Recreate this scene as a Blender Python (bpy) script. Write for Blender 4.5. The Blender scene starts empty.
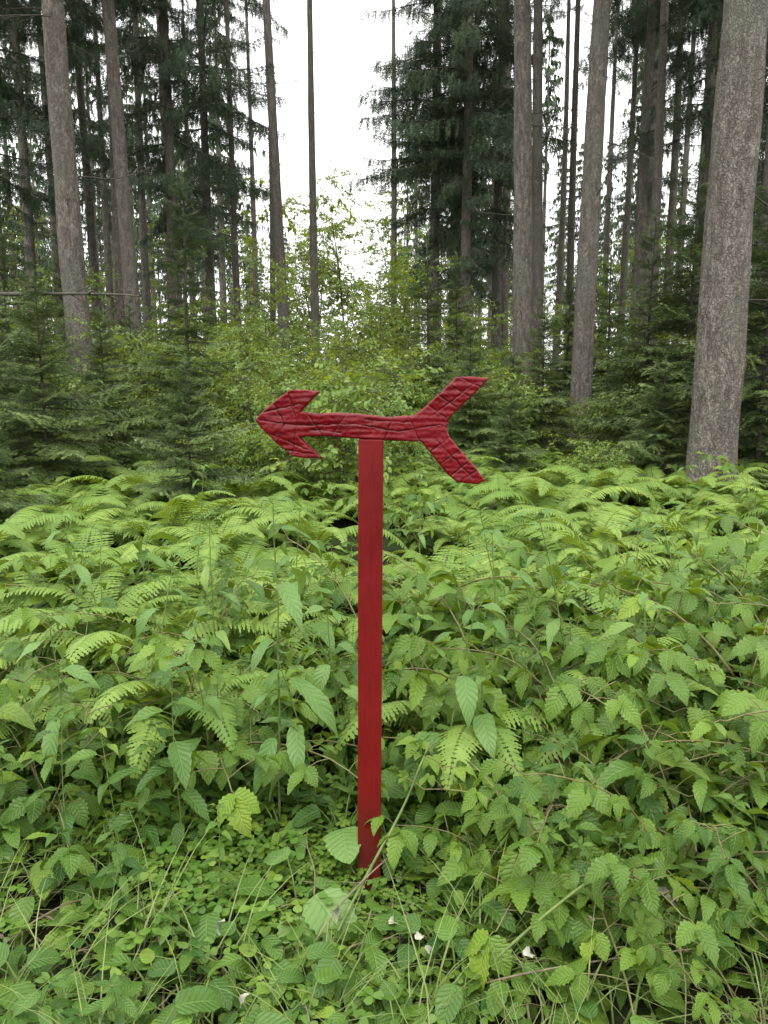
import bpy, bmesh, math, random
import numpy as np
from mathutils import Vector, Matrix, noise
from mathutils.geometry import delaunay_2d_cdt
R = random.Random(7)
sc = bpy.context.scene
V = Vector
def U(a,b): return R.uniform(a,b)

# ---------------------------------------------------------------- mesh builder
class MB:
    def __init__(s): s.v=[];s.f=[];s.uv=[];s.t=[];s.m=[]
    def vert(s,p,t=0.5): s.v.append((p[0],p[1],p[2])); s.t.append(t); return len(s.v)-1
    def face(s,idx,uvs=None,m=0):
        s.f.append(tuple(idx)); s.m.append(m)
        if uvs is None: uvs=[(0.5,0.5)]*len(idx)
        s.uv.extend(uvs)
    def mesh(s,name,mats,smooth=True):
        me=bpy.data.meshes.new(name); me.from_pydata(s.v,[],s.f)
        for m in mats: me.materials.append(m)
        me.polygons.foreach_set('material_index',s.m)
        me.polygons.foreach_set('use_smooth',[smooth]*len(s.f))
        ul=me.uv_layers.new(name='UVMap'); ul.data.foreach_set('uv',[c for p in s.uv for c in p])
        a=me.attributes.new('tint','FLOAT','POINT'); a.data.foreach_set('value',s.t)
        me.update(); return me
def link(o,parent=None):
    sc.collection.objects.link(o)
    if parent: o.parent=parent
    return o
def obj(name,me,parent=None,loc=(0,0,0),rot=(0,0,0)):
    o=bpy.data.objects.new(name,me); o.location=loc; o.rotation_euler=rot
    return link(o,parent)
def empty(name,loc=(0,0,0),rot=(0,0,0)):
    o=bpy.data.objects.new(name,None); o.location=loc; o.rotation_euler=rot; o.empty_display_size=.2
    return link(o)

def tube(mb,pts,rad,sides=6,m=0,t=.5,cap=False,wob=0):
    n=len(pts); rings=[]; acc=0
    for i,p in enumerate(pts):
        d=(pts[min(i+1,n-1)]-pts[max(i-1,0)]).normalized()
        ref=V((1,0,0)) if abs(d.z)>.7 else V((0,0,1))
        a=d.cross(ref).normalized(); b=d.cross(a).normalized()
        if i: acc+=(pts[i]-pts[i-1]).length
        ring=[]
        for k in range(sides):
            an=2*math.pi*k/sides; r=rad[i]
            if wob: r*=1+wob*noise.noise(V((math.cos(an)*1.5,math.sin(an)*1.5,acc*1.3)))
            ring.append(mb.vert(p+(a*math.cos(an)+b*math.sin(an))*r,t))
        rings.append(ring)
    for i in range(n-1):
        for k in range(sides):
            k2=(k+1)%sides
            mb.face((rings[i][k],rings[i][k2],rings[i+1][k2],rings[i+1][k]),None,m)
    if cap: mb.face(rings[-1],None,m)

def leaf(mb,p,d,up,L,W,n=10,serr=.12,fold=.25,droop=.6,m=0,t=.5,a=.65,b=.85,wave=.04):
    d=d.normalized(); s=d.cross(up)
    if s.length<1e-3: s=d.cross(V((1,0,0)))
    s.normalize(); u=s.cross(d).normalized()
    mx=max((i/40.)**a*(1-i/40.)**b for i in range(41))
    pos=V(p); rows=[]; ph=R.uniform(0,6)
    for i in range(n+1):
        x=i/n
        ang=-droop*x
        dd=d*math.cos(ang)+u*math.sin(ang); uu=u*math.cos(ang)-d*math.sin(ang)
        if i: pos=pos+dd*(L/n)
        w=W*.5*(x**a*(1-x)**b)/mx
        if i%2==0: w*=(1-serr)
        w1=w; fwd=dd*(0 if i%2==0 else L/n*.3*(serr*4 if serr<.25 else 0))
        wz=L*wave*math.sin(x*9+ph)*(w1/(W*.5+1e-6))
        l=mb.vert(pos-s*w1+uu*(w1*fold+wz)-fwd*.5,t) if 0<i<n else None
        c=mb.vert(pos,t)
        r=mb.vert(pos+s*w1+uu*(w1*fold-wz)-fwd*.5,t) if 0<i<n else None
        rows.append((l,c,r,x))
    for i in range(n):
        A=rows[i];B=rows[i+1]
        for k,uc in ((0,0.),(2,1.)):
            ids=[A[1]];uv=[(.5,A[3])]
            if A[k] is not None: ids.append(A[k]);uv.append((uc,A[3]))
            if B[k] is not None: ids.append(B[k]);uv.append((uc,B[3]))
            ids.append(B[1]);uv.append((.5,B[3]))
            if k==0: ids.reverse();uv.reverse()
            if len(ids)>=3: mb.face(ids,uv,m)

# ---------------------------------------------------------------- materials
class NT:
    def __init__(s,name):
        s.mat=bpy.data.materials.new(name); s.mat.use_nodes=True
        s.t=s.mat.node_tree; s.t.nodes.clear()
        s.out=s.n('ShaderNodeOutputMaterial')
    def n(s,typ,**kw):
        x=s.t.nodes.new(typ)
        for k,v in kw.items(): setattr(x,k,v)
        return x
    def set(s,sock,v):
        if hasattr(v,'is_output'): s.t.links.new(v,sock)
        elif v is not None: sock.default_value=v
    def math(s,op,a,b=None,c=None,clamp=False):
        x=s.n('ShaderNodeMath',operation=op,use_clamp=clamp)
        s.set(x.inputs[0],a)
        if b is not None: s.set(x.inputs[1],b)
        if c is not None: s.set(x.inputs[2],c)
        return x.outputs[0]
    def mix(s,f,a,b,bt='MIX'):
        x=s.n('ShaderNodeMix',data_type='RGBA',blend_type=bt); x.clamp_factor=True
        s.set(x.inputs[0],f)
        s.set(x.inputs[6],a if hasattr(a,'is_output') else (*a,1))
        s.set(x.inputs[7],b if hasattr(b,'is_output') else (*b,1))
        return x.outputs[2]
    def noise(s,vec,scale,detail=4,rough=.55):
        x=s.n('ShaderNodeTexNoise'); s.set(x.inputs['Vector'],vec); x.inputs['Scale'].default_value=scale
        x.inputs['Detail'].default_value=detail; x.inputs['Roughness'].default_value=rough; return x.outputs['Fac']
    def ramp(s,f,lo,hi,a=0.,b=1.):
        x=s.n('ShaderNodeMapRange'); s.set(x.inputs[0],f)
        for i,v in enumerate((lo,hi,a,b)): x.inputs[i+1].default_value=v
        return x.outputs[0]
    def obj(s): return s.n('ShaderNodeTexCoord').outputs['Object']
    def scale(s,vec,v):
        x=s.n('ShaderNodeVectorMath',operation='MULTIPLY'); s.set(x.inputs[0],vec); x.inputs[1].default_value=v; return x.outputs[0]
    def bump(s,h,strength,dist):
        x=s.n('ShaderNodeBump'); s.set(x.inputs['Height'],h); x.inputs['Strength'].default_value=strength; x.inputs['Distance'].default_value=dist
        return x.outputs[0]
    def bsdf(s,col,rough=.6,normal=None,spec=.5):
        x=s.n('ShaderNodeBsdfPrincipled'); s.set(x.inputs['Base Color'],col if hasattr(col,'is_output') else (*col,1))
        s.set(x.inputs['Roughness'],rough); x.inputs['Specular IOR Level'].default_value=spec
        if normal is not None: s.set(x.inputs['Normal'],normal)
        return x.outputs[0]
    def done(s,sh): s.t.links.new(sh,s.out.inputs[0]); return s.mat

def leaf_mat(name,c1,c2,veins=True,trans=.24,rough=.42,spec=.3,yellow=.06,var=.45):
    k=NT(name)
    at=k.n('ShaderNodeAttribute',attribute_name='tint').outputs['Fac']
    rn=k.n('ShaderNodeObjectInfo').outputs['Random']
    f=k.math('ADD',k.math('MULTIPLY',at,.55),k.math('MULTIPLY',rn,.5))
    col=k.mix(f,c1,c2)
    h2=k.math('FRACT',k.math('ADD',k.math('MULTIPLY',rn,17.3),k.math('MULTIPLY',at,5.7)))
    col=k.mix(k.math('MULTIPLY',h2,var),col,(c1[0]*.7,c1[1]*.75,c1[2]*1.1))
    nrm=None
    if yellow:
        col=k.mix(k.ramp(at,.92,1.,0,yellow*8),col,(c2[0]*1.5,c2[1]*1.2,c2[2]*.9))
    if veins:
        uv=k.n('ShaderNodeSeparateXYZ'); k.t.links.new(k.n('ShaderNodeUVMap',uv_map='UVMap').outputs[0],uv.inputs[0])
        du=k.math('MULTIPLY',k.math('ABSOLUTE',k.math('SUBTRACT',uv.outputs[0],.5)),2.)
        sv=k.math('SUBTRACT',k.math('MULTIPLY',uv.outputs[1],8.),k.math('MULTIPLY',du,1.8))
        tri=k.math('PINGPONG',sv,.5)
        side=k.ramp(tri,0.,.13,1.,0.)
        mid=k.ramp(du,.02,.09,1.,0.)
        vm=k.math('MAXIMUM',k.math('MULTIPLY',side,.5),mid,clamp=True)
        col=k.mix(k.math('MULTIPLY',vm,.22),col,(c2[0]*1.4+.02,c2[1]*1.35+.02,c2[2]*1.4+.02))
        h=k.math('SUBTRACT',k.math('MULTIPLY',k.math('SINE',k.math('MULTIPLY',tri,3.14)),.6),vm)
        nrm=k.bump(h,.55,.004)
    if trans<=0: return k.done(k.bsdf(col,rough,nrm,spec))
    bf=k.n('ShaderNodeNewGeometry').outputs['Backfacing']
    col=k.mix(k.math('MULTIPLY',bf,.35),col,(c2[0]*1.1+.02,c2[1]*1.0+.02,c2[2]*1.2+.02))
    b=k.bsdf(col,rough,nrm,spec)
    tr=k.n('ShaderNodeBsdfTranslucent'); k.set(tr.inputs[0],k.mix(1.,col,(1.6,1.45,.35),'MULTIPLY'))
    ms=k.n('ShaderNodeMixShader'); ms.inputs[0].default_value=trans
    k.t.links.new(b,ms.inputs[1]); k.t.links.new(tr.outputs[0],ms.inputs[2])
    return k.done(ms.outputs[0])

M_bram=leaf_mat('bramble_leaf',(.034,.092,.012),(.170,.272,.034),rough=.36,spec=.27)
M_herb=leaf_mat('herb_leaf',(.028,.085,.014),(.145,.25,.038),rough=.34,spec=.3)
M_weed=leaf_mat('weed_leaf',(.08,.17,.036),(.155,.26,.07),rough=.42,var=.2)
M_fern=leaf_mat('fern_leaf',(.095,.185,.026),(.24,.335,.066),veins=False,rough=.55,spec=.25,trans=.24,yellow=0)
M_cov=leaf_mat('cover_leaf',(.065,.15,.018),(.175,.27,.04),veins=False)
M_grass=leaf_mat('grass_blade',(.08,.145,.025),(.20,.25,.07),veins=False,yellow=0)
M_decid=leaf_mat('broad_leaf',(.08,.16,.028),(.24,.325,.078),veins=False,trans=.35,var=.3)
M_need=leaf_mat('spruce_needle_young',(.038,.076,.026),(.165,.22,.066),veins=False,trans=0,rough=.5,spec=.25,yellow=0,var=.2)
M_need2=leaf_mat('spruce_needle_old',(.045,.072,.042),(.105,.145,.074),veins=False,trans=0,rough=.6,spec=.2,yellow=0,var=.2)  # lightened green: forest haze is put into the needle colour, no volume

def simple(name,c1,c2,sc_=20,rough=.8,bump=.4,dist=.005):
    k=NT(name); o=k.obj(); n1=k.noise(o,sc_,5)
    return k.done(k.bsdf(k.mix(k.ramp(n1,.3,.7),c1,c2),rough,k.bump(n1,bump,dist),.25))
M_stem=simple('green_stem',(.07,.12,.025),(.15,.19,.06),30,.5)
M_cane=simple('bramble_cane',(.10,.07,.035),(.16,.17,.06),30,.6)
M_dead=simple('dead_stem',(.09,.066,.04),(.22,.18,.115),40,.8)
M_twig=simple('dark_twig',(.045,.038,.032),(.11,.10,.083),25,.9)
M_pale=simple('dry_leaf',(.09,.07,.045),(.28,.25,.19),60,.85)
M_pale2=simple('withered_leaf',(.17,.165,.12),(.38,.38,.31),50,.8)

def bark_mat():
    k=NT('spruce_bark'); o=k.obj(); rn=k.n('ShaderNodeObjectInfo').outputs['Random']
    off=k.n('ShaderNodeVectorMath',operation='ADD'); k.set(off.inputs[0],o)
    cb=k.n('ShaderNodeCombineXYZ'); k.set(cb.inputs[2],k.math('MULTIPLY',rn,40.)); k.set(off.inputs[1],cb.outputs[0]); o=off.outputs[0]
    w=k.n('ShaderNodeTexNoise'); k.set(w.inputs['Vector'],o); w.inputs['Scale'].default_value=18
    wv=k.n('ShaderNodeVectorMath',operation='MULTIPLY_ADD'); k.set(wv.inputs[0],w.outputs['Color']); wv.inputs[1].default_value=(.09,.09,.14); k.set(wv.inputs[2],o)
    s=k.scale(wv.outputs[0],(30,30,17))
    vc=k.n('ShaderNodeTexVoronoi',feature='F1'); k.set(vc.inputs['Vector'],s); vc.inputs['Scale'].default_value=1
    ve=k.n('ShaderNodeTexVoronoi',feature='DISTANCE_TO_EDGE'); k.set(ve.inputs['Vector'],s); ve.inputs['Scale'].default_value=1
    sep=k.n('ShaderNodeSeparateColor'); k.set(sep.inputs[0],vc.outputs['Color'])
    n1=k.noise(k.scale(o,(1,1,.45)),30,6,.75); n2=k.noise(k.scale(o,(1,1,.5)),2.2,4); n3=k.noise(k.scale(o,(1,1,.25)),13,5,.65)
    col=k.mix(sep.outputs[0],(.14,.118,.10),(.30,.262,.225))
    col=k.mix(k.ramp(n1,.45,.62,0,.9),col,(.38,.35,.31))
    col=k.mix(k.ramp(n3,.42,.58,.65,0),col,(.09,.074,.062))
    col=k.mix(k.math('MULTIPLY',k.ramp(ve.outputs['Distance'],0,.11,.8,0),k.ramp(n1,.3,.6,1,.4)),col,(.06,.049,.041))
    col=k.mix(k.ramp(n2,.5,.72,0,.55),col,(.22,.245,.18))
    col=k.mix(k.ramp(k.noise(o,1.1,3),.35,.6,0,.35),col,(.13,.112,.097))
    col=k.mix(k.math('MULTIPLY',rn,.3),col,(.20,.185,.16))
    h=k.math('ADD',k.math('ADD',k.math('MULTIPLY',sep.outputs[1],.4),k.math('MULTIPLY',k.ramp(ve.outputs['Distance'],0,.15),.5)),k.math('ADD',n1,n3))
    return k.done(k.bsdf(col,.9,k.bump(h,1.,.03),.15))
M_bark=bark_mat()

def soil():
    k=NT('forest_soil'); o=k.obj(); n1=k.noise(o,.7,5); n2=k.noise(o,22,6,.7); n3=k.noise(o,3.5,4)
    col=k.mix(k.ramp(n2,.35,.65),(.012,.009,.006),(.05,.036,.022))
    col=k.mix(k.ramp(n3,.45,.6,0,.8),col,(.022,.045,.011))
    col=k.mix(k.ramp(n1,.5,.7,0,.5),col,(.03,.055,.014))
    return k.done(k.bsdf(col,.95,k.bump(n2,.9,.03),.1))
M_soil=soil()

def paint(name,c,dirt=True):
    k=NT(name); o=k.obj()
    gr=k.noise(k.scale(o,(38,38,3.2)),4.,5,.6)
    n1=k.noise(o,6,4); n2=k.noise(o,160,3)
    col=k.mix(k.ramp(n1,.3,.7),tuple(x*.8 for x in c),tuple(min(1,x*1.15) for x in c))
    col=k.mix(k.ramp(gr,.52,.72,0,.5),col,tuple(x*.5 for x in c))
    if dirt:
        col=k.mix(k.ramp(k.noise(o,70,6,.75),.60,.70,0,.35),col,(.22,.03,.03))
        sz=k.n('ShaderNodeSeparateXYZ'); k.t.links.new(o,sz.inputs[0])
        dz=k.math('ADD',k.ramp(sz.outputs[2],.0,.34,.85,0.),k.math('MULTIPLY',k.ramp(k.noise(o,26,5,.7),.58,.74),.3))
        dm=k.math('MULTIPLY',dz,k.ramp(k.noise(o,40,5,.7),.35,.6),clamp=True)
        col=k.mix(dm,col,(.045,.028,.018))
    else:
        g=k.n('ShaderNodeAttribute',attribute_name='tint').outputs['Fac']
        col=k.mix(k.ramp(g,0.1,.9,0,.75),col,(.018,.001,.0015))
        col=k.mix(k.ramp(k.noise(o,60,5,.75),.58,.70,0,.45),col,(.22,.015,.022))
        col=k.mix(k.ramp(k.noise(k.scale(o,(1,1,4)),22,5,.7),.52,.66,0,.6),col,(.035,.002,.004))
    h=k.math('ADD',gr,k.math('MULTIPLY',n2,.25))
    return k.done(k.bsdf(col,k.ramp(n1,.3,.7,.38,.55) if dirt else k.ramp(n1,.3,.7,.25,.42),k.bump(h,.5 if dirt else .4,.004 if dirt else .006),.22 if dirt else .27))
M_post=paint('red_paint',(.145,.0048,.0052))
M_arrow=paint('crimson_paint',(.145,.0015,.005),False)

# ---------------------------------------------------------------- instancing
def gn_tree(coll):
    g=bpy.data.node_groups.new('scatter_'+coll.name,'GeometryNodeTree')
    g.interface.new_socket('Geometry',in_out='INPUT',socket_type='NodeSocketGeometry')
    g.interface.new_socket('Geometry',in_out='OUTPUT',socket_type='NodeSocketGeometry')
    N=g.nodes.new; Lk=g.links.new
    i=N('NodeGroupInput');o=N('NodeGroupOutput'); ip=N('GeometryNodeInstanceOnPoints'); ci=N('GeometryNodeCollectionInfo')
    ci.inputs['Collection'].default_value=coll; ci.inputs['Separate Children'].default_value=True; ci.inputs['Reset Children'].default_value=True
    ip.inputs['Pick Instance'].default_value=True
    def na(nm,ty):
        a=N('GeometryNodeInputNamedAttribute'); a.data_type=ty; a.inputs['Name'].default_value=nm
        return [s for s in a.outputs if s.enabled and s.name=='Attribute'][0]
    e=N('FunctionNodeEulerToRotation')
    Lk(na('rot','FLOAT_VECTOR'),e.inputs[0]); Lk(e.outputs[0],ip.inputs['Rotation'])
    Lk(na('scl','FLOAT_VECTOR'),ip.inputs['Scale']); Lk(na('idx','INT'),ip.inputs['Instance Index'])
    Lk(i.outputs[0],ip.inputs['Points']); Lk(ci.outputs[0],ip.inputs['Instance']); Lk(ip.outputs[0],o.inputs[0])
    return g
GN={}
def coll(name,meshes):
    c=bpy.data.collections.new(name)
    for i,m in enumerate(meshes):
        c.objects.link(bpy.data.objects.new('%s_%02d'%(name,i),m))
    GN[name]=gn_tree(c); c['n']=len(meshes); return c
def pts_mesh(name,items):
    me=bpy.data.meshes.new(name); me.from_pydata([tuple(i[0]) for i in items],[],[])
    a=me.attributes.new('rot','FLOAT_VECTOR','POINT'); a.data.foreach_set('vector',[c for i in items for c in i[1]])
    s=[]
    for i in items:
        q=i[2]; s.extend((q,q,q) if isinstance(q,(int,float)) else q)
    a=me.attributes.new('scl','FLOAT_VECTOR','POINT'); a.data.foreach_set('vector',s)
    a=me.attributes.new('idx','INT','POINT'); a.data.foreach_set('value',[i[3] for i in items])
    return me
def scatter(name,me,cname,parent=None,loc=(0,0,0),rot=(0,0,0)):
    o=obj(name,me,parent,loc,rot); m=o.modifiers.new('scatter','NODES'); m.node_group=GN[cname]; return o

def hgt(x,y):
    h=.05*noise.noise(V((x*.6,y*.6,0)))+.02*noise.noise(V((x*2.3,y*2.3,5)))
    r=math.hypot(x,y)
    if r>6: h+=min((r-6)/10,1)*.35*noise.noise(V((x*.09,y*.09,9)))
    h+=.2*max(0,min(1,(y-4)/4))
    dd=math.hypot(x+.04,y-2.1)
    return h*min(1,.2+dd/2)

# ---------------------------------------------------------------- plant prototypes
def hv(a,p=0): return V((math.cos(a)*math.cos(p),math.sin(a)*math.cos(p),math.sin(p)))
UP=V((0,0,1))
def jup(j=.35): return V((U(-j,j),U(-j,j),1)).normalized()

def bramble(n=5,k_=1.):
    mb=MB()
    for c in range(n):
        a=c*2*math.pi/n+U(-.5,.5); Lc=U(.38,.75); p=V((U(-.03,.03),U(-.03,.03),-.02)); pit=U(1.1,1.5); pts=[V(p)]
        st=12
        for i in range(st):
            pit-=U(.06,.19); a+=U(-.08,.08); p=p+hv(a,pit)*(Lc/st); pts.append(V(p))
        tube(mb,pts,[.004*(1-.6*i/st) for i in range(st+1)],5,1)
        for i in range(2,st+1):
            if U(0,1)<.2+(.2 if k_>1 else 0): continue
            la=a+(1.2 if i%2 else -1.2)+U(-.4,.4) if i<st else a
            d=hv(la,U(.1,.7)); q=pts[i]; pe=U(.03,.08); e=q+d*pe
            tube(mb,[q,q+d*pe*.5+UP*.004,e],[.0014]*3,4,1)
            t=U(0,1); S=k_*U(.045,.12)*(1-.25*(i/st)); d2=hv(la,U(-.65,.2)); up=jup(.6); wr=U(.52,.68)
            for k,an in enumerate((0,1.15,-1.15)):
                dr=Matrix.Rotation(an,3,'Z')@d2
                leaf(mb,e+d2*(.012 if k==0 else 0),dr,up,S*(1 if k==0 else .85),S*wr,14,.2,U(.1,.4),U(.3,1.1),0,t*.9+U(0,.1),a=.5,b=.95)
    return mb.mesh('bramble_plant',[M_bram,M_cane])
def herb(H=.55,nl=14,L=.085,Wr=.5,mat=None,top=5,droop=.7,serr=.13,stemr=.003):
    mb=MB(); p=V((0,0,-.02)); a0=U(0,6); pts=[V(p)]; st=10; dr=V((U(-.12,.12),U(-.12,.12),1))
    for i in range(st):
        dr+=V((U(-.06,.06),U(-.06,.06),0)); p=p+dr.normalized()*H/st; pts.append(V(p))
    tube(mb,pts,[stemr*(1-.65*i/st) for i in range(st+1)],6,1)
    for i in range(nl+top):
        x=.12+.86*(i/nl) if i<nl else 1.
        x=min(x,1); fi=x*st; j=min(int(fi),st-1); q=pts[j].lerp(pts[j+1],fi-j)
        a=a0+i*2.4+U(-.3,.3); s=L*(.75+.5*math.sin(math.pi*min(x*.95,1)))*U(.65,1.25)
        if i>=nl: s*=.7
        pit=U(-.1,.6) if x<.9 else U(.2,.9); d=hv(a,pit); pe=s*.22; e=q+d*pe
        tube(mb,[q,e],[.0014,.001],4,1)
        leaf(mb,e,hv(a,pit-.4),jup(.4),s,s*Wr,14,serr,U(.1,.45),droop*U(.5,1.5),0,U(0,1),a=.5,b=1.05)
    return mb.mesh('herb_plant',[mat or M_herb,M_stem])
def fern(n=8,Lf=.62):
    mb=MB()
    for c in range(n):
        a=c*2*math.pi/n+U(-.3,.3); L=Lf*U(.75,1.15); pit=U(.95,1.4); p=V((0,0,0)); st=40; pts=[V(p)];dirs=[]
        for i in range(st):
            pit-=U(.022,.048)*(1+i/st); a+=U(-.02,.02); d=hv(a,pit); dirs.append(d); p=p+d*(L/st); pts.append(V(p))
        tube(mb,pts,[.003*(1-.8*i/st) for i in range(st+1)],4,1)
        t=U(0,.85)
        for i in range(7,st):
            x=(i-7)/(st-7); pl=L*.23*min(1,(x*4+.35))*(1-x)**.8+.006
            d=dirs[i]; s=d.cross(UP).normalized(); u=s.cross(d)
            for sg in (-1,1):
                dd=(s*sg+d*.4-UP*.1)
                leaf(mb,pts[i],dd,u,pl*U(.85,1.1),L/st*1.25,10 if pl>.05 else 4,.55,U(-.1,.15),.25+U(0,.45),0,min(1,t+U(0,.15)),a=.3,b=.7,wave=.0)
    return mb.mesh('fern_plant',[M_fern,M_stem])
def cover(n=16,r=.12,S=.03):
    mb=MB()
    for i in range(n):
        a=U(0,6.28); rr=r*math.sqrt(U(0,1)); h=U(.03,.10); b=V((math.cos(a)*rr*.5,math.sin(a)*rr*.5,-.01)); e=V((math.cos(a)*rr,math.sin(a)*rr,h))
        tube(mb,[b,e],[.0011,.0009],3,1); t=U(0,1); a=U(0,6.28)
        for k in range(3):
            leaf(mb,e,hv(a+k*2.09,U(-.3,.3)),jup(.3),S*U(.8,1.2),S*.85,5,0,.1,.3,0,t,a=.8,b=.4)
    return mb.mesh('clover_plant',[M_cov,M_stem])
def grass(n=26,L=.26):
    mb=MB()
    for i in range(n):
        a=U(0,6.28); b=V((U(-.04,.04),U(-.04,.04),-.01)); pit=U(.8,1.5); l=L*U(.5,1.2)
        d=hv(a,pit); s=V((-math.sin(a),math.cos(a),0)); prev=None; p=b; t=U(0,1); k=6
        for j in range(k+1):
            w=.0022*(1-j/k)+.0002; A=mb.vert(p-s*w,t);B=mb.vert(p+s*w,t)
            if prev: mb.face((prev[0],prev[1],B,A))
            prev=(A,B); pit-=U(.1,.35); p=p+hv(a,pit)*l/k
    return mb.mesh('grass_plant',[M_grass])
def bigleaf(n=6,S=.12,lo=.08,hi=.22,mat=None,Wr=.82):
    mb=MB()
    for i in range(n):
        a=i*6.28/n+U(-.5,.5); h=U(lo,hi); e=V((math.cos(a)*U(.04,.1),math.sin(a)*U(.04,.1),h))
        tube(mb,[V((0,0,-.01)),e*.6+UP*.02,e],[.003,.0025,.002],5,1)
        s=S*U(.6,1.25); leaf(mb,e,hv(a,U(-.4,.2)),jup(.4),s,s*Wr,16,.1,U(.1,.25),U(.3,.9),0,U(0,1),a=.42,b=.7)
    return mb.mesh('broadleaf_plant',[mat or M_herb,M_stem])
def litter():
    mb=MB()
    for i in range(5):
        a=U(0,6.28); p=V((U(-.1,.1),U(-.1,.1),U(.01,.05))); pts=[V(p)]
        for j in range(6): a+=U(-.3,.3); p=p+hv(a,U(-.12,.2))*U(.02,.06); pts.append(V(p))
        tube(mb,pts,[U(.0012,.003)]*7,4,0)
    leaf(mb,V((U(-.1,.1),U(-.1,.1),U(.02,.05))),hv(U(0,6),U(-.3,.3)),jup(.9),U(.03,.05),.018,8,.15,.5,1.6,1,a=.5,b=1.)
    return mb.mesh('litter',[M_dead,M_pale])

coll('bramble',[bramble(R.choice((3,4,5))) for _ in range(6)]+[bramble(3,1.45),bramble(5,.75)])
coll('herb',[herb(U(.45,.70),R.choice((11,13,16)),U(.085,.13),U(.34,.5)) for _ in range(5)]+[herb(U(.38,.52),11,U(.12,.15),.52,None,4,.9,.17) for _ in range(2)]+[herb(U(.45,.65),24,U(.05,.065),.42,None,8,.5,.15) for _ in range(3)])
coll('fern',[fern(R.choice((5,6,7)),U(.6,.82)) for _ in range(5)])
coll('cover',[cover(R.choice((18,24)),U(.09,.14),U(.02,.034)) for _ in range(3)]+[bigleaf(7,.075,.03,.12,M_bram,.62),bigleaf(6,.08,.03,.14,M_herb,.5),grass(30,.3),grass(22,.4),bigleaf(6,.09,.05,.16,M_herb,.66)])
coll('litter',[litter() for _ in range(4)])

# ---------------------------------------------------------------- undergrowth layout
def place(n,y0,y1,fn):
    out=[]; k=0
    while len(out)<n and k<n*20:
        k+=1; y=math.sqrt(U(y0*y0,y1*y1)); x=U(-1,1)*(.56*y+1.2)
        r=fn(x,y)
        if r: out.append(r)
    return out
def ln(x,y): return noise.noise(V((x*.5,y*.5,31)))
def hcap(x,y):
    d=abs(x+.04)
    edge=1.80+.2*noise.noise(V((x*1.1,3,3)))-min(.35,max(0,d-.3)*.6)
    c=.2+.75*max(0,(y-edge))
    if d<.42 and y<2.45: c=min(c,.0+ .8*max(0,y-2.2)+.45*max(0,d-.2))
    return c
def f_bram(x,y):
    w=.4+.9*(x>.3)+.5*(x<-.5)+ln(x,y)*2.8
    if y>4.6: w*=.35
    if U(0,1.6)>w: return None
    s=min(U(.65,1.45)*(1+.45*ln(x*2,y)),hcap(x,y)/.45)
    if s<.3: return None
    s2=max(s,.55)
    return (V((x,y,hgt(x,y))),(U(-.15,.15),U(-.15,.15),U(0,6.28)),(s2,s2,s*U(.85,1.25)),R.randrange(8))
def f_herb(x,y):
    if U(0,1.3)<.15+ln(x,y)*1.2 : return None
    s=min(U(.6,1.45)*(1+.45*ln(x,y*2)),hcap(x,y)/.52)
    if y>4.2: s*=.82
    if s<.3: return None
    s2=max(s,.6)
    return (V((x,y,hgt(x,y))),(U(-.22,.22),U(-.22,.22),U(0,6.28)),(s2,s2,s),R.randrange(10))
def f_fern(x,y):
    if y<3.1 and U(0,1)<.55: return None
    if ln(x+9,y)<-.34: return None
    return (V((x,y,hgt(x,y)+U(.04,.2))),(U(-.25,.25),U(-.25,.25),U(0,6.28)),U(.7,1.15)*(1.15 if y>5.5 else 1),R.randrange(5))
def f_cov(x,y):
    clov=noise.noise(V((x*1.6,y*1.6,50)))+(.15 if x<-.1 else -.2)
    k=R.choice((0,1,2)) if clov>.08 else R.choice((3,4,7,3,4,5,6,0))
    d=abs(x+.04)
    near=d<.24 and 1.75<y<2.2
    if k in (3,4,5,6,7) and near: k=R.choice((0,1,2))
    if d<.05 and 2.0<y<2.2: return None
    return (V((x,y,hgt(x,y))),(U(-.2,.2),U(-.2,.2),U(0,6.28)),U(.7,1.3) if not near else U(.5,.8),k)
br=place(330,1.42,4.2,f_bram)+place(70,4.2,11,f_bram)
he=place(320,1.42,4.2,f_herb)+place(230,4.2,14,f_herb)
fe=place(175,2.7,4.4,f_fern)+place(700,4.,12.5,f_fern)+place(140,12.5,20,f_fern)
co=place(800,1.0,2.7,f_cov)
for i in range(110):      # low clover closing the patch round the post foot
    x=U(-.36,.30);y=U(1.45,2.35)
    if abs(x+.04)<.05 and 2.05<y<2.18: continue
    nr=1.8<y<2.2
    co.append((V((x,y,hgt(x,y))),(U(-.2,.2),U(-.2,.2),U(0,6.28)),U(.5,.8) if nr else U(.7,1.1),R.choice((0,1,2)) if nr else R.choice((0,1,3,4,7))))
for i in range(170):
    x=U(-4,4);y=U(-3,1.2); r=f_cov(x,y); 
    if r: co.append(r)
li=[(V((x,y,hgt(x,y))),(0,0,U(0,6.28)),U(.7,1.4),R.randrange(4)) for x,y in [(U(-1.3,1.4),U(1.2,2.5)) for _ in range(60)]]
scatter('bramble_thicket',pts_mesh('bramble_pts',br),'bramble')
scatter('herb_undergrowth',pts_mesh('herb_pts',he),'herb')
scatter('fern_undergrowth',pts_mesh('fern_pts',fe),'fern')
scatter('clover_and_grass',pts_mesh('cover_pts',co),'cover')
scatter('dead_stem_litter',pts_mesh('litter_pts',li),'litter')

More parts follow.
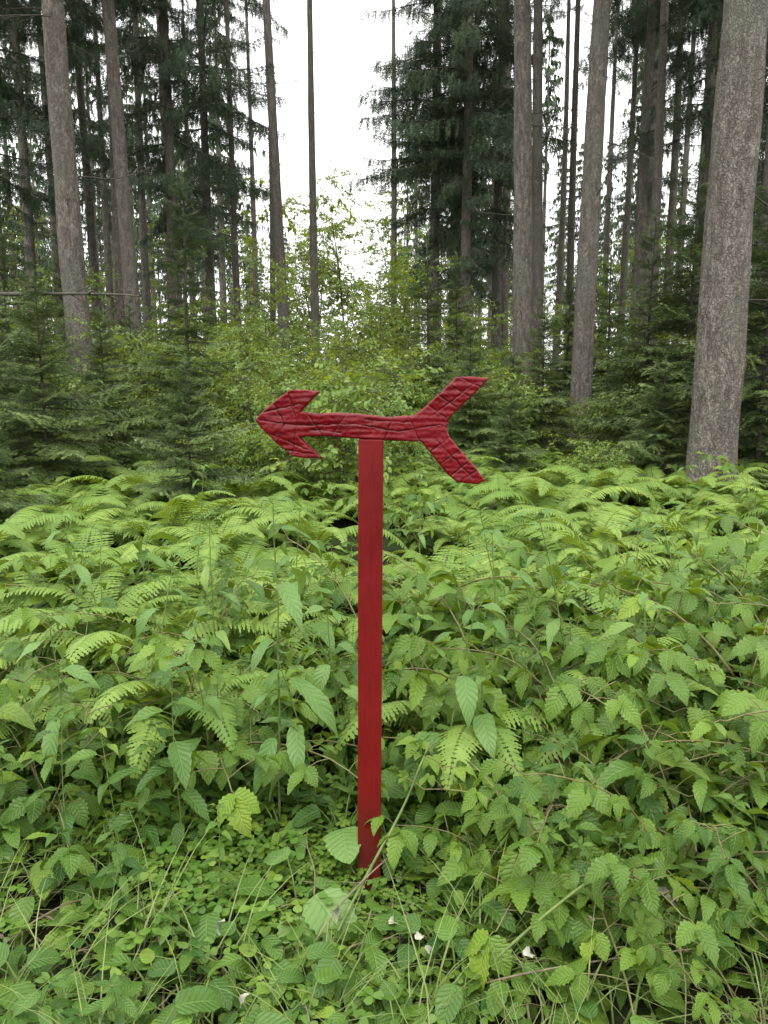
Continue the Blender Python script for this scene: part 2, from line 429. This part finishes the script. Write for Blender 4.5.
def tall_weed(x,y,H,L,Wr,nl,lean=0,rz=None):
    me=herb(H,nl,L,Wr,M_weed,4,1.1,.07,.0048)
    obj('tall_weed',me,None,(x,y,hgt(x,y)),(0,lean,rz if rz is not None else U(0,6)))
for a in [(-.36,2.35,1.17,.175,.28,16),(.20,2.42,.80,.18,.40,10),(.42,2.9,1.0,.14,.34,13),(.80,2.95,1.12,.14,.24,18),
          (1.12,3.1,1.04,.13,.26,15),(-.95,2.9,.9,.13,.36,11),(-.62,2.5,.70,.15,.38,10),(.62,3.6,1.02,.12,.3,13),(-.15,2.75,.70,.14,.4,10),
          (-1.35,3.3,1.0,.12,.32,13),(.33,2.5,.55,.14,.45,8),(-1.1,4.2,1.12,.12,.26,15),(1.7,4.1,1.12,.12,.26,15),(.2,4.4,1.05,.12,.28,13),(-.5,3.6,1.0,.12,.3,13),
          (-.22,2.42,.62,.17,.36,9),(-.75,3.2,1.0,.12,.26,14),(1.45,3.4,1.0,.12,.28,14),(1.0,2.6,.8,.14,.3,13),(-1.1,2.5,.75,.14,.32,12)]:
    tall_weed(*a)
for (x,y,S,s) in [(-.25,1.98,.17,1.),(.20,2.06,.13,.9),(-.48,1.9,.12,.9),(.45,2.0,.13,.9),(-.14,2.30,.16,1.2),(.75,1.8,.13,.9),(-.8,1.85,.12,.9),(1.0,1.95,.13,1.),(-.62,1.65,.1,.8),(-.95,1.6,.11,.9),(.05,1.62,.09,.7),(-.2,1.6,.09,.7)]:
    me=bigleaf(5,S,.07,.2,M_weed if S>.15 else None); obj('broadleaf_plant',me,None,(x,y,hgt(x,y)),(0,0,U(0,6))).scale=(s,s,s*.8)
def cane(name,pts,r,mat,side=True):
    mb=MB(); P=[V(p) for p in pts]; q=[]
    for i in range(len(P)-1):
        p0=P[max(i-1,0)];p1=P[i];p2=P[i+1];p3=P[min(i+2,len(P)-1)]
        for k in range(8):
            t=k/8; q.append(.5*((2*p1)+(p2-p0)*t+(2*p0-5*p1+4*p2-p3)*t*t+(3*p1-p0-3*p2+p3)*t**3))
    q.append(P[-1]); n=len(q)
    tube(mb,q,[r*(1-.5*i/n)*U(.9,1.15) for i in range(n)],6,0)
    obj(name,mb.mesh(name,[mat]))
cane('bramble_cane',[(-.14,1.80,.05),(-.06,1.93,.14),(.05,2.04,.29),(.11,2.08,.42),(.14,2.12,.47)],.0050,M_stem)
cane('bramble_cane',[(.24,1.62,.12),(.42,1.66,.26),(.56,1.72,.31),(.72,1.78,.28)],.0045,M_stem)
cane('bramble_cane',[(.05,1.60,.04),(.3,1.60,.12),(.55,1.60,.17),(.8,1.66,.15)],.003,M_dead)
cane('bramble_cane',[(-.22,1.72,.05),(-.12,1.86,.12),(0,1.98,.17),(.06,2.02,.18)],.003,M_dead)
for i in range(12):
    x=U(-.9,.9);y=U(1.6,2.0);a=U(0,6.28);p=V((x,y,.05));pp=[p]
    for j in range(3): a+=U(-.4,.4);p=p+hv(a,U(-.05,.45))*U(.08,.16);pp.append(p)
    cane('dead_twig',pp,U(.0015,.003),M_dead)
# a few withered pale leaves caught on the low plants
mb=MB()
for i in range(14):
    x=U(.0,.95) if i<11 else U(-.8,0); y=U(1.5,1.85)
    leaf(mb,V((x,y,U(.13,.24))),hv(U(0,6.28),U(-.7,.3)),jup(.9),U(.035,.07),U(.014,.028),12,.2,U(.3,.8),U(.8,2.0),0,0,a=.5,b=1.,wave=.09)
obj('withered_leaves',mb.mesh('withered_leaves',[M_pale2]))

# ---------------------------------------------------------------- ground
def axis(lo,hi):
    c=[0.];s=.09
    while c[-1]<hi: c.append(c[-1]+s); s*=1.06
    d=[0.];s=.09
    while d[-1]>lo: d.append(d[-1]-s); s*=1.06
    return sorted(set(c+d))
xs=axis(-600,600); ys=[y+2 for y in axis(-400,900)]
mb=MB()
for y in ys:
    for x in xs: mb.vert((x,y,hgt(x,y)))
nx=len(xs)
for j in range(len(ys)-1):
    for i in range(nx-1):
        a=j*nx+i; mb.face((a,a+1,a+nx+1,a+nx))
obj('ground',mb.mesh('ground',[M_soil]))

# ---------------------------------------------------------------- spruce boughs
def needles(mb,p0,p1,dens,nl,nw,t,flat=.5):
    d=(p1-p0); L=d.length
    if L<1e-4: return
    d/=L; n=max(2,int(L*dens)); s=d.cross(UP)
    if s.length<.1: s=V((0,1,0))
    s.normalize(); u=s.cross(d)
    for i in range(n):
        p=p0+d*L*(i+U(0,1))/n; an=U(-.7,.7) if U(0,1)<.7 else U(-1.6,1.6)
        sg=1 if i%2 else -1
        o=(s*sg*math.cos(an)+u*math.sin(an)*flat*sg+d*U(.4,.9)).normalized()*nl*U(.7,1.15)
        w=d.cross(o).normalized().cross(o).normalized()*nw*.5
        a=mb.vert(p-w,t);b=mb.vert(p+w,t);c=mb.vert(p+o,min(1,t+.15)); mb.face((a,b,c))
def bough_small():
    mb=MB(); st=16; p=V((0,0,0)); pts=[V(p)]; pit=.0; a=0
    for i in range(st): pit+=U(-.03,.045); a+=U(-.05,.05); p=p+hv(a,pit)/st; pts.append(V(p))
    tube(mb,pts,[.011*(1-.85*i/st) for i in range(st+1)],4,1)
    for i in range(1,st+1):
        x=i/st
        needles(mb,pts[i-1],pts[i],120,.032,.010,.1+.7*x)
        for sg in (-1,1):
            for rep in range(2):
                if U(0,1)<.1: continue
                l=(.10+.38*(1-x)**.8*min(1,x*3.2))*U(.55,1.2)
                base=pts[i-1].lerp(pts[i],U(0,1)); an=sg*U(.7,1.05); d=V((math.cos(an),math.sin(an),U(-.35,.08))).normalized()
                e=base+d*l; mid=base+d*l*.55+UP*.01
                needles(mb,base,mid,105,.030,.010,.02+.2*x); needles(mb,mid,e-UP*l*.06,120,.028,.009,.5+.5*x)
                if l>.18:
                    for q in range(3):
                        b2=base.lerp(e,U(.25,.85)); a2=an+R.choice((-1,1))*U(.5,.9); l2=l*U(.25,.42)
                        needles(mb,b2,b2+V((math.cos(a2),math.sin(a2),U(-.35,.05)))*l2,115,.028,.009,.25+.7*x)
    return mb.mesh('young_bough',[M_need,M_twig])
def bough_big():
    mb=MB(); st=14; L=3.; p=V((0,0,0)); pts=[V(p)]; pit=-.1
    for i in range(st):
        pit+=(-.035 if i<8 else .06)+U(-.03,.03); p=p+hv(0,pit)*L/st; pts.append(V(p))
    tube(mb,pts,[.028*(1-.85*i/st) for i in range(st+1)],4,1)
    for i in range(2,st+1):
        x=i/st; needles(mb,pts[i-1],pts[i],36,.09,.026,.4)
        for k in range(4):
            sg=R.choice((-1,1)); base=pts[i-1].lerp(pts[i],U(0,1)); l=(.22+.75*(1-x)*min(1,2.5*x))*U(.5,1.1); an=sg*U(.7,1.15)
            e=base+V((math.cos(an),math.sin(an),-.25)).normalized()*l
            needles(mb,base,e,34,.085,.026,U(.2,.7))
            for q in range(3):
                b2=base.lerp(e,U(.2,1)); h=U(.15,.65)*(1.1-.5*x); e2=b2+V((U(-.08,.12),U(-.08,.08),-h))
                needles(mb,b2,e2,36,.075,.024,U(.1,.8),1)
    return mb.mesh('old_bough',[M_need2,M_twig])
def dead_bough():
    mb=MB(); 
    def rec(p,d,l,r,dep):
        pts=[V(p)];q=V(p);n=6
        for i in range(n):
            d=(d+V((U(-.12,.12),U(-.12,.12),U(-.14,.1)))).normalized(); q=q+d*l/n; pts.append(V(q))
        tube(mb,pts,[r*(1-.7*i/n) for i in range(n+1)],4,0)
        if dep<2:
            for k in range(5 if dep==0 else 3):
                rec(pts[R.randrange(1,n)],(d+V((U(-1,1),U(-1,1),U(-.7,.3)))).normalized(),l*U(.25,.5),r*.45,dep+1)
    rec(V((0,0,0)),V((1,0,-.15)).normalized(),1.,.011,0)
    return mb.mesh('dead_bough',[M_twig])
coll('ybough',[bough_small() for _ in range(4)])
coll('obough',[bough_big() for _ in range(4)])
coll('dbough',[dead_bough() for _ in range(5)])

def young_spruce(x,y,H,wid=.36):
    root=empty('young_spruce',(x,y,hgt(x,y)),(U(-.03,.03),U(-.03,.03),U(0,6)))
    mb=MB(); tube(mb,[V((0,0,-.1+H*i/12*1.02)) for i in range(13)],[.009*H*(1-i/12.5)+.004 for i in range(13)],8,0)
    obj('trunk',mb.mesh('young_trunk',[M_twig]),root)
    it=[]; z=.06*H
    while z<H*.985:
        x_=z/H; l=wid*H*(1-x_)**.85*U(.8,1.15)+.06
        n=R.choice((5,6,7)); a0=U(0,6)
        for k in range(n):
            s=l*U(.5,1.3); pit=(-.22+.75*x_**1.6)+U(-.14,.14)
            it.append((V((0,0,z+U(-.035,.035)*H)),(U(-.25,.25),-pit,a0+k*6.28/n+U(-.3,.3)),(s,s*U(.9,1.2),s),R.randrange(4)))
        z+=max(.07,.06*H*(1-.5*x_))*U(.8,1.2)*.85
    it.append((V((0,0,H*.93)),(0,-1.5,0),(.09*H,.03*H,.03*H),0))
    scatter('crown',pts_mesh('ys_pts',it),'ybough',root)
    return root

def big_spruce(x,y,dia,H=26,crown0=11,lean=(0,0),dens=1.,blen=1.,stubs=26,name='spruce_tree',thick=1.):
    root=empty(name,(x,y,hgt(x,y)-.05),(lean[1],lean[0],U(0,6.28) if lean==(0,0) else 0))
    n=64; pts=[];rad=[]; bx=U(-.1,.1);by=U(-.1,.1)
    for i in range(n+1):
        z=H*(i/n)**1.25; f=z/H
        pts.append(V((bx*math.sin(f*5),by*math.sin(f*4),z)))
        rad.append(dia/2*((1-f)**.8*.93+.03)+dia*.13*math.exp(-z/.22))
    mb=MB(); tube(mb,pts,rad,22,0,wob=.09)
    obj('trunk',mb.mesh('spruce_trunk',[M_bark]),root)
    it=[]
    for k in range(stubs):
        z=U(2.,crown0+2); a=U(0,6.28); r=dia*.4; s=U(.2,.8) if U(0,1)<.7 else U(.8,1.5)
        it.append((V((math.cos(a)*r,math.sin(a)*r,z)),(U(0,6),U(-.15,.45),a),s,R.randrange(5)))
    scatter('dead_branches',pts_mesh('db_pts',it),'dbough',root)
    it=[]; z=crown0
    while z<H-.3:
        f=(z-crown0)/(H-crown0); l=blen*(1.15*(1-f)**.75*min(1,.45+f*2.5)+.08)
        for k in range(R.choice((2,3,4,5))):
            if U(0,1)>dens: continue
            s=l*U(.4,1.2)
            it.append((V((0,0,z+U(-.3,.3))),(U(-.2,.2),U(-.1,.35)-.5*f,U(0,6.28)),s,R.randrange(4)))
        z+=(U(.45,.8) if z<16 else U(.9,1.3))/thick
    if it: scatter('crown',pts_mesh('cr_pts',it),'obough',root)
    return root

T=[(-.400,14,.50,10.5,-.012),(-.323,20,.46,12,-.03),(-.127,25,.42,18,-.035),(-.089,27,.36,19,-.006),(.012,36,.38,22,0),
   (.186,17,.50,13,-.035),(.206,23,.42,14,-.028),(.246,27,.33,15,-.01),(.262,15,.45,11,.022),(.443,9.0,.60,9.5,.006),
   (.332,23,.40,12.5,.0),(.366,28,.40,13,.005),(.410,26,.42,12,.0),(.158,33,.36,16,-.01),(-.51,19,.40,11,.0),(-.375,27,.38,13,-.02),(-.31,31,.4,14,0),(-.225,33,.36,16,-.01),
   (-.46,25,.4,12,0),(.50,17,.42,9.5,0),(.55,13,.5,9.5,0),(-.17,38,.36,18,0),(.29,36,.36,16,0),(-.62,15,.5,10,0),(.70,16,.5,10,0),(.225,31,.34,16,.01),(.385,34,.38,16,0),(.31,29,.32,15,.01),
   (-.15,31,.30,18,.01),(-.19,27,.30,16,-.01),(.07,33,.30,19,0),(.115,38,.30,19,0),(-.28,26,.32,15,0),(.27,24,.30,15,0),(.35,20,.30,14,-.01),(-.35,22,.32,14,.01),(-.43,31,.36,15,0),(.465,24,.36,13,0)]
for s,d,dia,c0,le in T:
    big_spruce(s*d,d,dia,26+U(-2,3),c0,lean=(le,U(-.008,.008)))
for s,d,c0,bl,th in [(-.275,23,5.8,.95,1.3),(-.225,27,6.4,.85,1.3),(-.50,21,5.5,.9,1.1),(-.41,26,7.5,.8,1.),(.065,26,5.6,.9,1.6),(.105,24,5.4,.95,1.6),(.15,27,6.4,.8,1.3),(.41,23,6,.85,1.),(.51,20,5.0,.9,1.1),
                     (-.36,33,9,.8,1.),(.34,35,9,.8,1.),(.09,34,6.5,1.,1.2),(-.25,38,8.5,1.,1.),(-.56,27,6,.9,1.)]:
    big_spruce(s*d,d,.4,25+U(-2,2),c0,blen=bl,stubs=14,thick=th)
r=big_spruce(-5.35,8.2,.42,24,10,stubs=8)
mb=MB()
def limb(p,d,l,r0,dep):
    pts=[V(p)];q=V(p);n=14
    for i in range(n):
        d=(d+V((U(-.05,.05),U(-.08,.08),U(-.04,.04)))).normalized(); q=q+d*l/n; pts.append(V(q))
    tube(mb,pts,[r0*(1-.75*i/n) for i in range(n+1)],6,0)
    if dep<2:
        for k in range(9 if dep==0 else 3):
            limb(pts[R.randrange(3,n)],(d+V((U(-.6,.6),U(-.9,.9),U(-.5,.6)))).normalized(),l*U(.05,.13),r0*.35,dep+1)
limb(V((-5.3,8.2,2.60)),V((1,-.03,.03)).normalized(),2.75,.036,0)
obj('bare_branch',mb.mesh('bare_branch',[M_twig]),r).matrix_parent_inverse=Matrix.LocRotScale(r.location,r.rotation_euler,None).inverted()

for s,d,H,w in [(-.262,10.5,4.4,.24),(-.455,8.0,2.6,.42),(-.262,7.2,1.75,.42),(-.37,9.6,2.4,.34),(-.54,10,3.2,.34),(.062,13,4.1,.22),(.115,11.5,2.5,.34),(.10,17,4.4,.28),
                (.213,12.5,3.2,.27),(.345,11.5,4.2,.27),(.40,11,4.9,.32),(.505,9.8,4.3,.36),(.30,16.5,4.6,.3),(.45,13.5,6,.33),(-.49,13,4.4,.33),(.375,9.6,1.9,.42),(.17,13.5,2.2,.34),
                (-.33,14,2.9,.3),(-.58,8,2.6,.4),(.58,12,4.5,.35),(-.42,17,5.,.28),(.53,16,6.5,.3),(.17,10.2,1.5,.45),(-.53,6.4,1.2,.45),(.24,18,4.5,.3)]:
    young_spruce(s*d,d,H,w)

# ---------------------------------------------------------------- broadleaf shrubs
def spray(S=.055,n=26,L=.5):
    mb=MB(); st=8; p=V((0,0,0)); pts=[V(p)]; a=0;pit=.1
    for i in range(st): a+=U(-.15,.15);pit-=U(-.05,.12); p=p+hv(a,pit)*L/st; pts.append(V(p))
    tube(mb,pts,[.004*(1-.7*i/st) for i in range(st+1)],3,1)
    for i in range(n):
        fi=U(.1,1)*st; j=min(int(fi),st-1); q=pts[j].lerp(pts[j+1],fi-j)+V((0,U(-.12,.12),U(-.06,.06)))*L
        leaf(mb,q,hv(U(-1.4,1.4),U(-.7,.3)),jup(.6),S*U(.7,1.3),S*.62,4,0,.2,.6,0,U(0,1),a=.5,b=.7)
    return mb.mesh('leaf_spray',[M_decid,M_twig])
coll('spray',[spray(.06,22) for _ in range(4)]+[spray(.09,16,.5)])
def shrub_data(H,W,stems,big=1.,keep=.6):
    mb=MB(); it=[]
    for s in range(stems):
        a=U(0,6.28); p=V((math.cos(a)*.06*H*U(0,1),math.sin(a)*.06*H*U(0,1),-.05)); d=V((math.cos(a)*U(.05,.4),math.sin(a)*U(.05,.4),1)).normalized()
        n=14; pts=[V(p)]; h=H*U(.6,1.05)
        for i in range(n): d=(d+V((U(-.1,.1),U(-.1,.1),.04))).normalized(); p=p+d*h/n; pts.append(V(p))
        tube(mb,pts,[.011*H*(1-.85*i/n)*.6 for i in range(n+1)],5,0)
        for i in range(3,n+1):
            for k in range(3):
                x=i/n; l=W*U(.3,.8)*(1-.75*x)+.12; an=U(0,6.28); q=pts[i]; b=[V(q)]; dd=hv(an,U(.0,.7)); m=5
                for j in range(m): dd=(dd+V((U(-.15,.15),U(-.15,.15),U(-.16,.06)))).normalized(); q=q+dd*l/m; b.append(V(q))
                tube(mb,b,[.0028*H*.5*(1-.6*j/m)+.001 for j in range(m+1)],3,0)
                for j in range(1,m+1):
                    if U(0,1)<keep:
                        it.append((b[j],(U(-.5,.5),U(-.5,.5),an+U(-1.2,1.2)),U(.6,1.1)*big,R.randrange(5)))
    return mb.mesh('shrub_wood',[M_twig]),pts_mesh('shrub_pts',it)
SH=[shrub_data(2.6,1.3,5,1,.55),shrub_data(2.2,1.5,6,1,.55),shrub_data(3.4,1.4,4,1,.55)]
BG=[shrub_data(8,3.6,3,1.9,.7),shrub_data(9,3.2,2,1.9,.7)]
SAP=[shrub_data(2.9,1.1,2,1.35,.4),shrub_data(3.6,1.2,1,1.2,.6)]
def put(name,dat,x,y,s):
    r=empty(name,(x,y,hgt(x,y)),(0,0,U(0,6.28))); r.scale=(s,s,s*U(.9,1.1))
    obj('stems',dat[0],r); scatter('foliage',dat[1],'spray',r)
for s,d,k,sz in [(-.05,9.5,2,.65),(-.13,11,0,.9),(-.09,13,1,1.05),(.0,12.5,0,.95),(-.17,14,2,1.0),(.04,10.5,1,.5),(-.02,16,2,1.15),(-.11,17,0,1.35),(.12,19,1,1.4),(-.20,18,1,1.5),(-.19,12,0,.9),(-.10,9.8,1,.7),
                 (.14,15.5,0,1.0),(.08,21,2,1.5),(-.06,22,2,1.4),(-.27,21,0,1.8),(.20,21,2,1.2),(.285,9.0,1,.42),(.30,21,0,1.7),(-.40,15.5,1,1.2),(-.47,18,0,1.8),(-.33,12,0,1.0),
                 (-.21,9.0,1,.6),(.38,20,2,1.5),(-.15,8.5,1,.5),(-.36,22,2,1.6),(.43,22,0,1.8),(-.36,11,1,.7),(.145,12.3,1,.9),(.30,13.5,1,.85)]:
    put('broadleaf_shrub',SH[k],s*d,d,sz)
for s,d,k,sz in [(-.055,8.2,0,.84),(-.165,10,1,.68),(.03,12,0,.88)]:
    put('broadleaf_sapling',SAP[k],s*d,d,sz)
for s,d,k,sz in [(-.02,32,0,1.05),(-.075,35,1,1.05),(.05,38,1,1.),(-.16,30,0,.85),(-.03,44,1,1.5),(.0,46,1,1.4),(-.09,48,0,1.7),(.09,34,0,.9),(.15,40,0,1.),(-.23,36,1,1.1),(.24,34,0,1.0),(-.32,38,0,1.1),(.33,40,1,1.1),(-.45,34,1,1),(.45,34,0,1),(.03,30,0,.75),(.55,32,1,1.1),(-.55,32,0,1.1)]:
    put('broadleaf_tree',BG[k],s*d,d,sz)

# ---------------------------------------------------------------- distant forest (one instanced mass)
def far_tree(c0):
    mb=MB(); H=24
    tube(mb,[V((0,0,H*i/8)) for i in range(9)],[.2*(1-.9*i/8) for i in range(9)],7,1)
    z=c0
    while z<H:
        f=(z-c0)/(H-c0); l=2.4*(1-f)**.8*min(1,.4+f*3)+.2
        for k in range(4):
            a=U(0,6.28); ll=l*U(.4,1.2); d=V((math.cos(a),math.sin(a),-.25)); s=V((-d.y,d.x,0))
            for q in range(16):
                b=V((0,0,z))+d*ll*U(.15,1)+s*U(-.35,.35)*ll*.4; e=b+V((U(-.25,.25),U(-.25,.25),-U(.2,.7))); w=V((U(-1,1),U(-1,1),0)).normalized()*.07
                t=U(0,1);mb.face((mb.vert(b-w,t),mb.vert(b+w,t),mb.vert(e,t)))
        z+=.6
    return mb.mesh('far_spruce',[M_need2,M_bark])
coll('far',[far_tree(8),far_tree(11),far_tree(15)])
it=[]
while len(it)<170:
    y=math.sqrt(U(38**2,115**2)); x=U(-1,1)*(.72*y+6); s=x/y
    if -.125<s<.02: continue          # the open ride through the wood
    it.append((V((x,y,hgt(x,y))),(0,0,U(0,6.28)),U(.8,1.2),R.randrange(3)))
scatter('distant_forest',pts_mesh('far_pts',it),'far')

# ---------------------------------------------------------------- signpost
root=empty('arrow_signpost',(-.046,2.115,0),(0,math.radians(.35),math.radians(-1.5)))
H=1.39; w=.035; dp=.024
bm=bmesh.new(); bmesh.ops.create_cube(bm,size=1)
for v in bm.verts: v.co=V((v.co.x*2*w,v.co.y*2*dp,v.co.z*(H+.3)+(H-.3)/2))
bmesh.ops.bevel(bm,geom=[e for e in bm.edges],offset=.003,segments=3,profile=.6,affect='EDGES')
for i in range(40):
    z=-.25+i*(H+.22)/40
    bmesh.ops.bisect_plane(bm,geom=bm.verts[:]+bm.edges[:]+bm.faces[:],plane_co=(0,0,z),plane_no=(0,0,1))
for v in bm.verts:
    n_=noise.noise_vector(V((v.co.x*3,v.co.y*3,v.co.z*3)))*.0012; v.co.x+=n_.x; v.co.y+=n_.y
me=bpy.data.meshes.new('post'); bm.to_mesh(me); me.materials.append(M_post)
for p in me.polygons: p.use_smooth=True
o=obj('post',me,root)
m=o.modifiers.new('n','WEIGHTED_NORMAL')

K=.0028; Hp=H
out=[(253,421),(263,410),(276,400),(288,391),(303,390),(319,392),(309,402),(300,412),(315,414),(335,413),(360,414),(386,417),(414,415),
     (424,407),(438,394),(455,377),(470,376),(488,378),(476,391),(461,405),(449,418),(446,427),(450,437),(461,450),(474,464),(487,480),(479,484),(458,482),
     (447,473),(434,457),(421,441),(400,441),(384,440),(357,439),(330,437),(306,437),(298,438),(308,448),(319,458),(305,459),(290,457),(276,445),(263,433)]
def c(p): return ((p[0]-370)*K,(439.5-p[1])*K)
B=[]
O=[c(p) for p in out]
for i in range(len(O)):
    a=V(O[i]);b=V(O[(i+1)%len(O)]); n=max(1,int((b-a).length/.003))
    for k in range(n):
        q=a.lerp(b,k/n); nn=noise.noise_vector(V((q.x*45,q.y*45,2)))*.0012+noise.noise_vector(V((q.x*150,q.y*150,7)))*.0006; B.append(V((q.x+nn.x,q.y+nn.y)))
BA=np.array([tuple(b) for b in B]); BN=np.roll(BA,-1,axis=0)
def segd(P,A,Bq):
    d=Bq-A; L=(d**2).sum(-1)+1e-12; t=np.clip(((P[:,None,:]-A)*d).sum(-1)/L,0,1); q=A+d*t[...,None]; return np.sqrt(((P[:,None,:]-q)**2).sum(-1))
def inside(P):
    x=P[:,0][:,None];y=P[:,1][:,None]; c1=(BA[:,1]>y)!=(BN[:,1]>y); xi=(BN[:,0]-BA[:,0])*(y-BA[:,1])/(BN[:,1]-BA[:,1]+1e-15)+BA[:,0]
    return ((c1&(x<xi)).sum(1)%2)==1
gx,gy=np.meshgrid(np.arange(BA[:,0].min(),BA[:,0].max(),.0020),np.arange(BA[:,1].min(),BA[:,1].max(),.0020))
rg=np.random.RandomState(3); P=np.stack([gx.ravel(),gy.ravel()],1)+rg.uniform(-.0005,.0005,(gx.size,2))
P=P[inside(P)]; P=P[segd(P,BA,BN).min(1)>.0013]
nb=len(B); allp=B+[V(p) for p in P.tolist()]
res=delaunay_2d_cdt(allp,[(i,(i+1)%nb) for i in range(nb)],[],1,1e-7)
vs=np.array([tuple(v) for v in res[0]]); tris=res[2]
dist=segd(vs,BA,BN).min(1)
G=[((258,421),(300,426)),((300,426),(352,424)),((352,424),(398,431)),((398,431),(440,424)),((272,404),(283,424)),((283,424),(276,444)),((287,394),(296,424)),((296,424),(291,455)),
   ((262,413),(300,404)),((266,434),(306,450)),((306,414),(322,437)),((330,437),(346,414)),((384,440),(392,418)),((408,417),(419,440)),
   ((428,405),(446,418)),((438,395),(456,407)),((449,385),(468,396)),((460,378),(478,386)),((434,414),(474,382)),((430,452),(449,437)),((440,464),(459,450)),((451,476),(469,461)),((462,481),(477,470)),((436,440),(474,478)),
   ((310,430),(340,433)),((365,420),(410,422)),((280,450),(312,455))]
GA=np.array([c(g[0]) for g in G]);GB=np.array([c(g[1]) for g in G])
wig=np.array([[noise.noise(V((p[0]*60,p[1]*60,4)))*.0028,noise.noise(V((p[0]*60,p[1]*60,8)))*.0028] for p in vs])
gd=segd(vs+wig,GA,GB).min(1)
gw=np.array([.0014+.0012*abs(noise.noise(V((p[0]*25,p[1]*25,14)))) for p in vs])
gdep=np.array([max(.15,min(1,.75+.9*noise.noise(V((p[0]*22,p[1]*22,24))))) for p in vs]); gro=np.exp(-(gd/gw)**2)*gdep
r_=.005; rnd=np.where(dist<r_, r_-np.sqrt(np.maximum(0,r_**2-(r_-np.minimum(dist,r_))**2)),0)*.9
lum=np.array([noise.noise(V((p[0]*18,p[1]*18,1)))*.0035+noise.noise(V((p[0]*14,p[1]*90,6)))*.0022+noise.noise(V((p[0]*90,p[1]*90,9)))*.0010 for p in vs])
TH=.021
mb=MB(); n=len(vs)
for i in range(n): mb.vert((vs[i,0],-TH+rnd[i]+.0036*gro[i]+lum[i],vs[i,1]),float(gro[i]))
for i in range(n): mb.vert((vs[i,0],TH-rnd[i]+lum[i]*.7,vs[i,1]),0.)
ec={}
for t in tris:
    a,b,c_=t
    e1=vs[b]-vs[a]; e2=vs[c_]-vs[a]
    if e1[0]*e2[1]-e1[1]*e2[0]<0: b,c_=c_,b
    mb.face((a,b,c_)); mb.face((a+n,c_+n,b+n))
    for e in ((a,b),(b,c_),(c_,a)): ec[e]=1
for (a,b) in list(ec):
    if (b,a) not in ec: mb.face((b,a,a+n,b+n))
obj('arrow_board',mb.mesh('arrow_board',[M_arrow]),root,(0,0,Hp))

# ---------------------------------------------------------------- light, sky, camera
el=math.radians(62); az=math.radians(200)
w=bpy.data.worlds.new('World'); sc.world=w; w.use_nodes=True; nt=w.node_tree; nt.nodes.clear()
sky=nt.nodes.new('ShaderNodeTexSky'); sky.sky_type='NISHITA'; sky.sun_disc=False; sky.sun_elevation=el; sky.sun_rotation=az; sky.dust_density=4; sky.air_density=1
hs=nt.nodes.new('ShaderNodeHueSaturation'); hs.inputs['Saturation'].default_value=.1; hs.inputs['Value'].default_value=1.2
mx=nt.nodes.new('ShaderNodeMix'); mx.data_type='RGBA'; mx.inputs[0].default_value=.8
# overcast cloud deck: three times brighter overhead than at the horizon
tc=nt.nodes.new('ShaderNodeTexCoord'); sx=nt.nodes.new('ShaderNodeSeparateXYZ'); mr=nt.nodes.new('ShaderNodeMapRange')
mr.inputs[1].default_value=0; mr.inputs[2].default_value=1; mr.inputs[3].default_value=15; mr.inputs[4].default_value=42
cc=nt.nodes.new('ShaderNodeCombineColor')
nt.links.new(tc.outputs['Generated'],sx.inputs[0]); nt.links.new(sx.outputs[2],mr.inputs[0])
for i in range(3): nt.links.new(mr.outputs[0],cc.inputs[i])
nt.links.new(cc.outputs[0],mx.inputs[7])
bg=nt.nodes.new('ShaderNodeBackground'); bg.inputs[1].default_value=.12; ow=nt.nodes.new('ShaderNodeOutputWorld')
nt.links.new(sky.outputs[0],hs.inputs['Color']); nt.links.new(hs.outputs[0],mx.inputs[6]); nt.links.new(mx.outputs[2],bg.inputs[0]); nt.links.new(bg.outputs[0],ow.inputs[0])
L=bpy.data.lights.new('sun','SUN'); L.energy=1.5; L.angle=math.radians(20); L.color=(1,.96,.86)
so=obj('sun',L); d=V((math.sin(az)*math.cos(el),math.cos(az)*math.cos(el),math.sin(el))); so.rotation_euler=d.to_track_quat('Z','Y').to_euler(); so.location=(0,0,30)
cam=bpy.data.cameras.new('camera'); cam.sensor_fit='VERTICAL'; cam.sensor_height=36; cam.lens=26; cam.clip_end=2000; cam.clip_start=.05
co_=obj('camera',cam,None,(0,0,1.5),(math.radians(90-8.6),0,0)); sc.camera=co_
sc.view_settings.view_transform='Standard'; sc.view_settings.look='None'; sc.view_settings.exposure=0
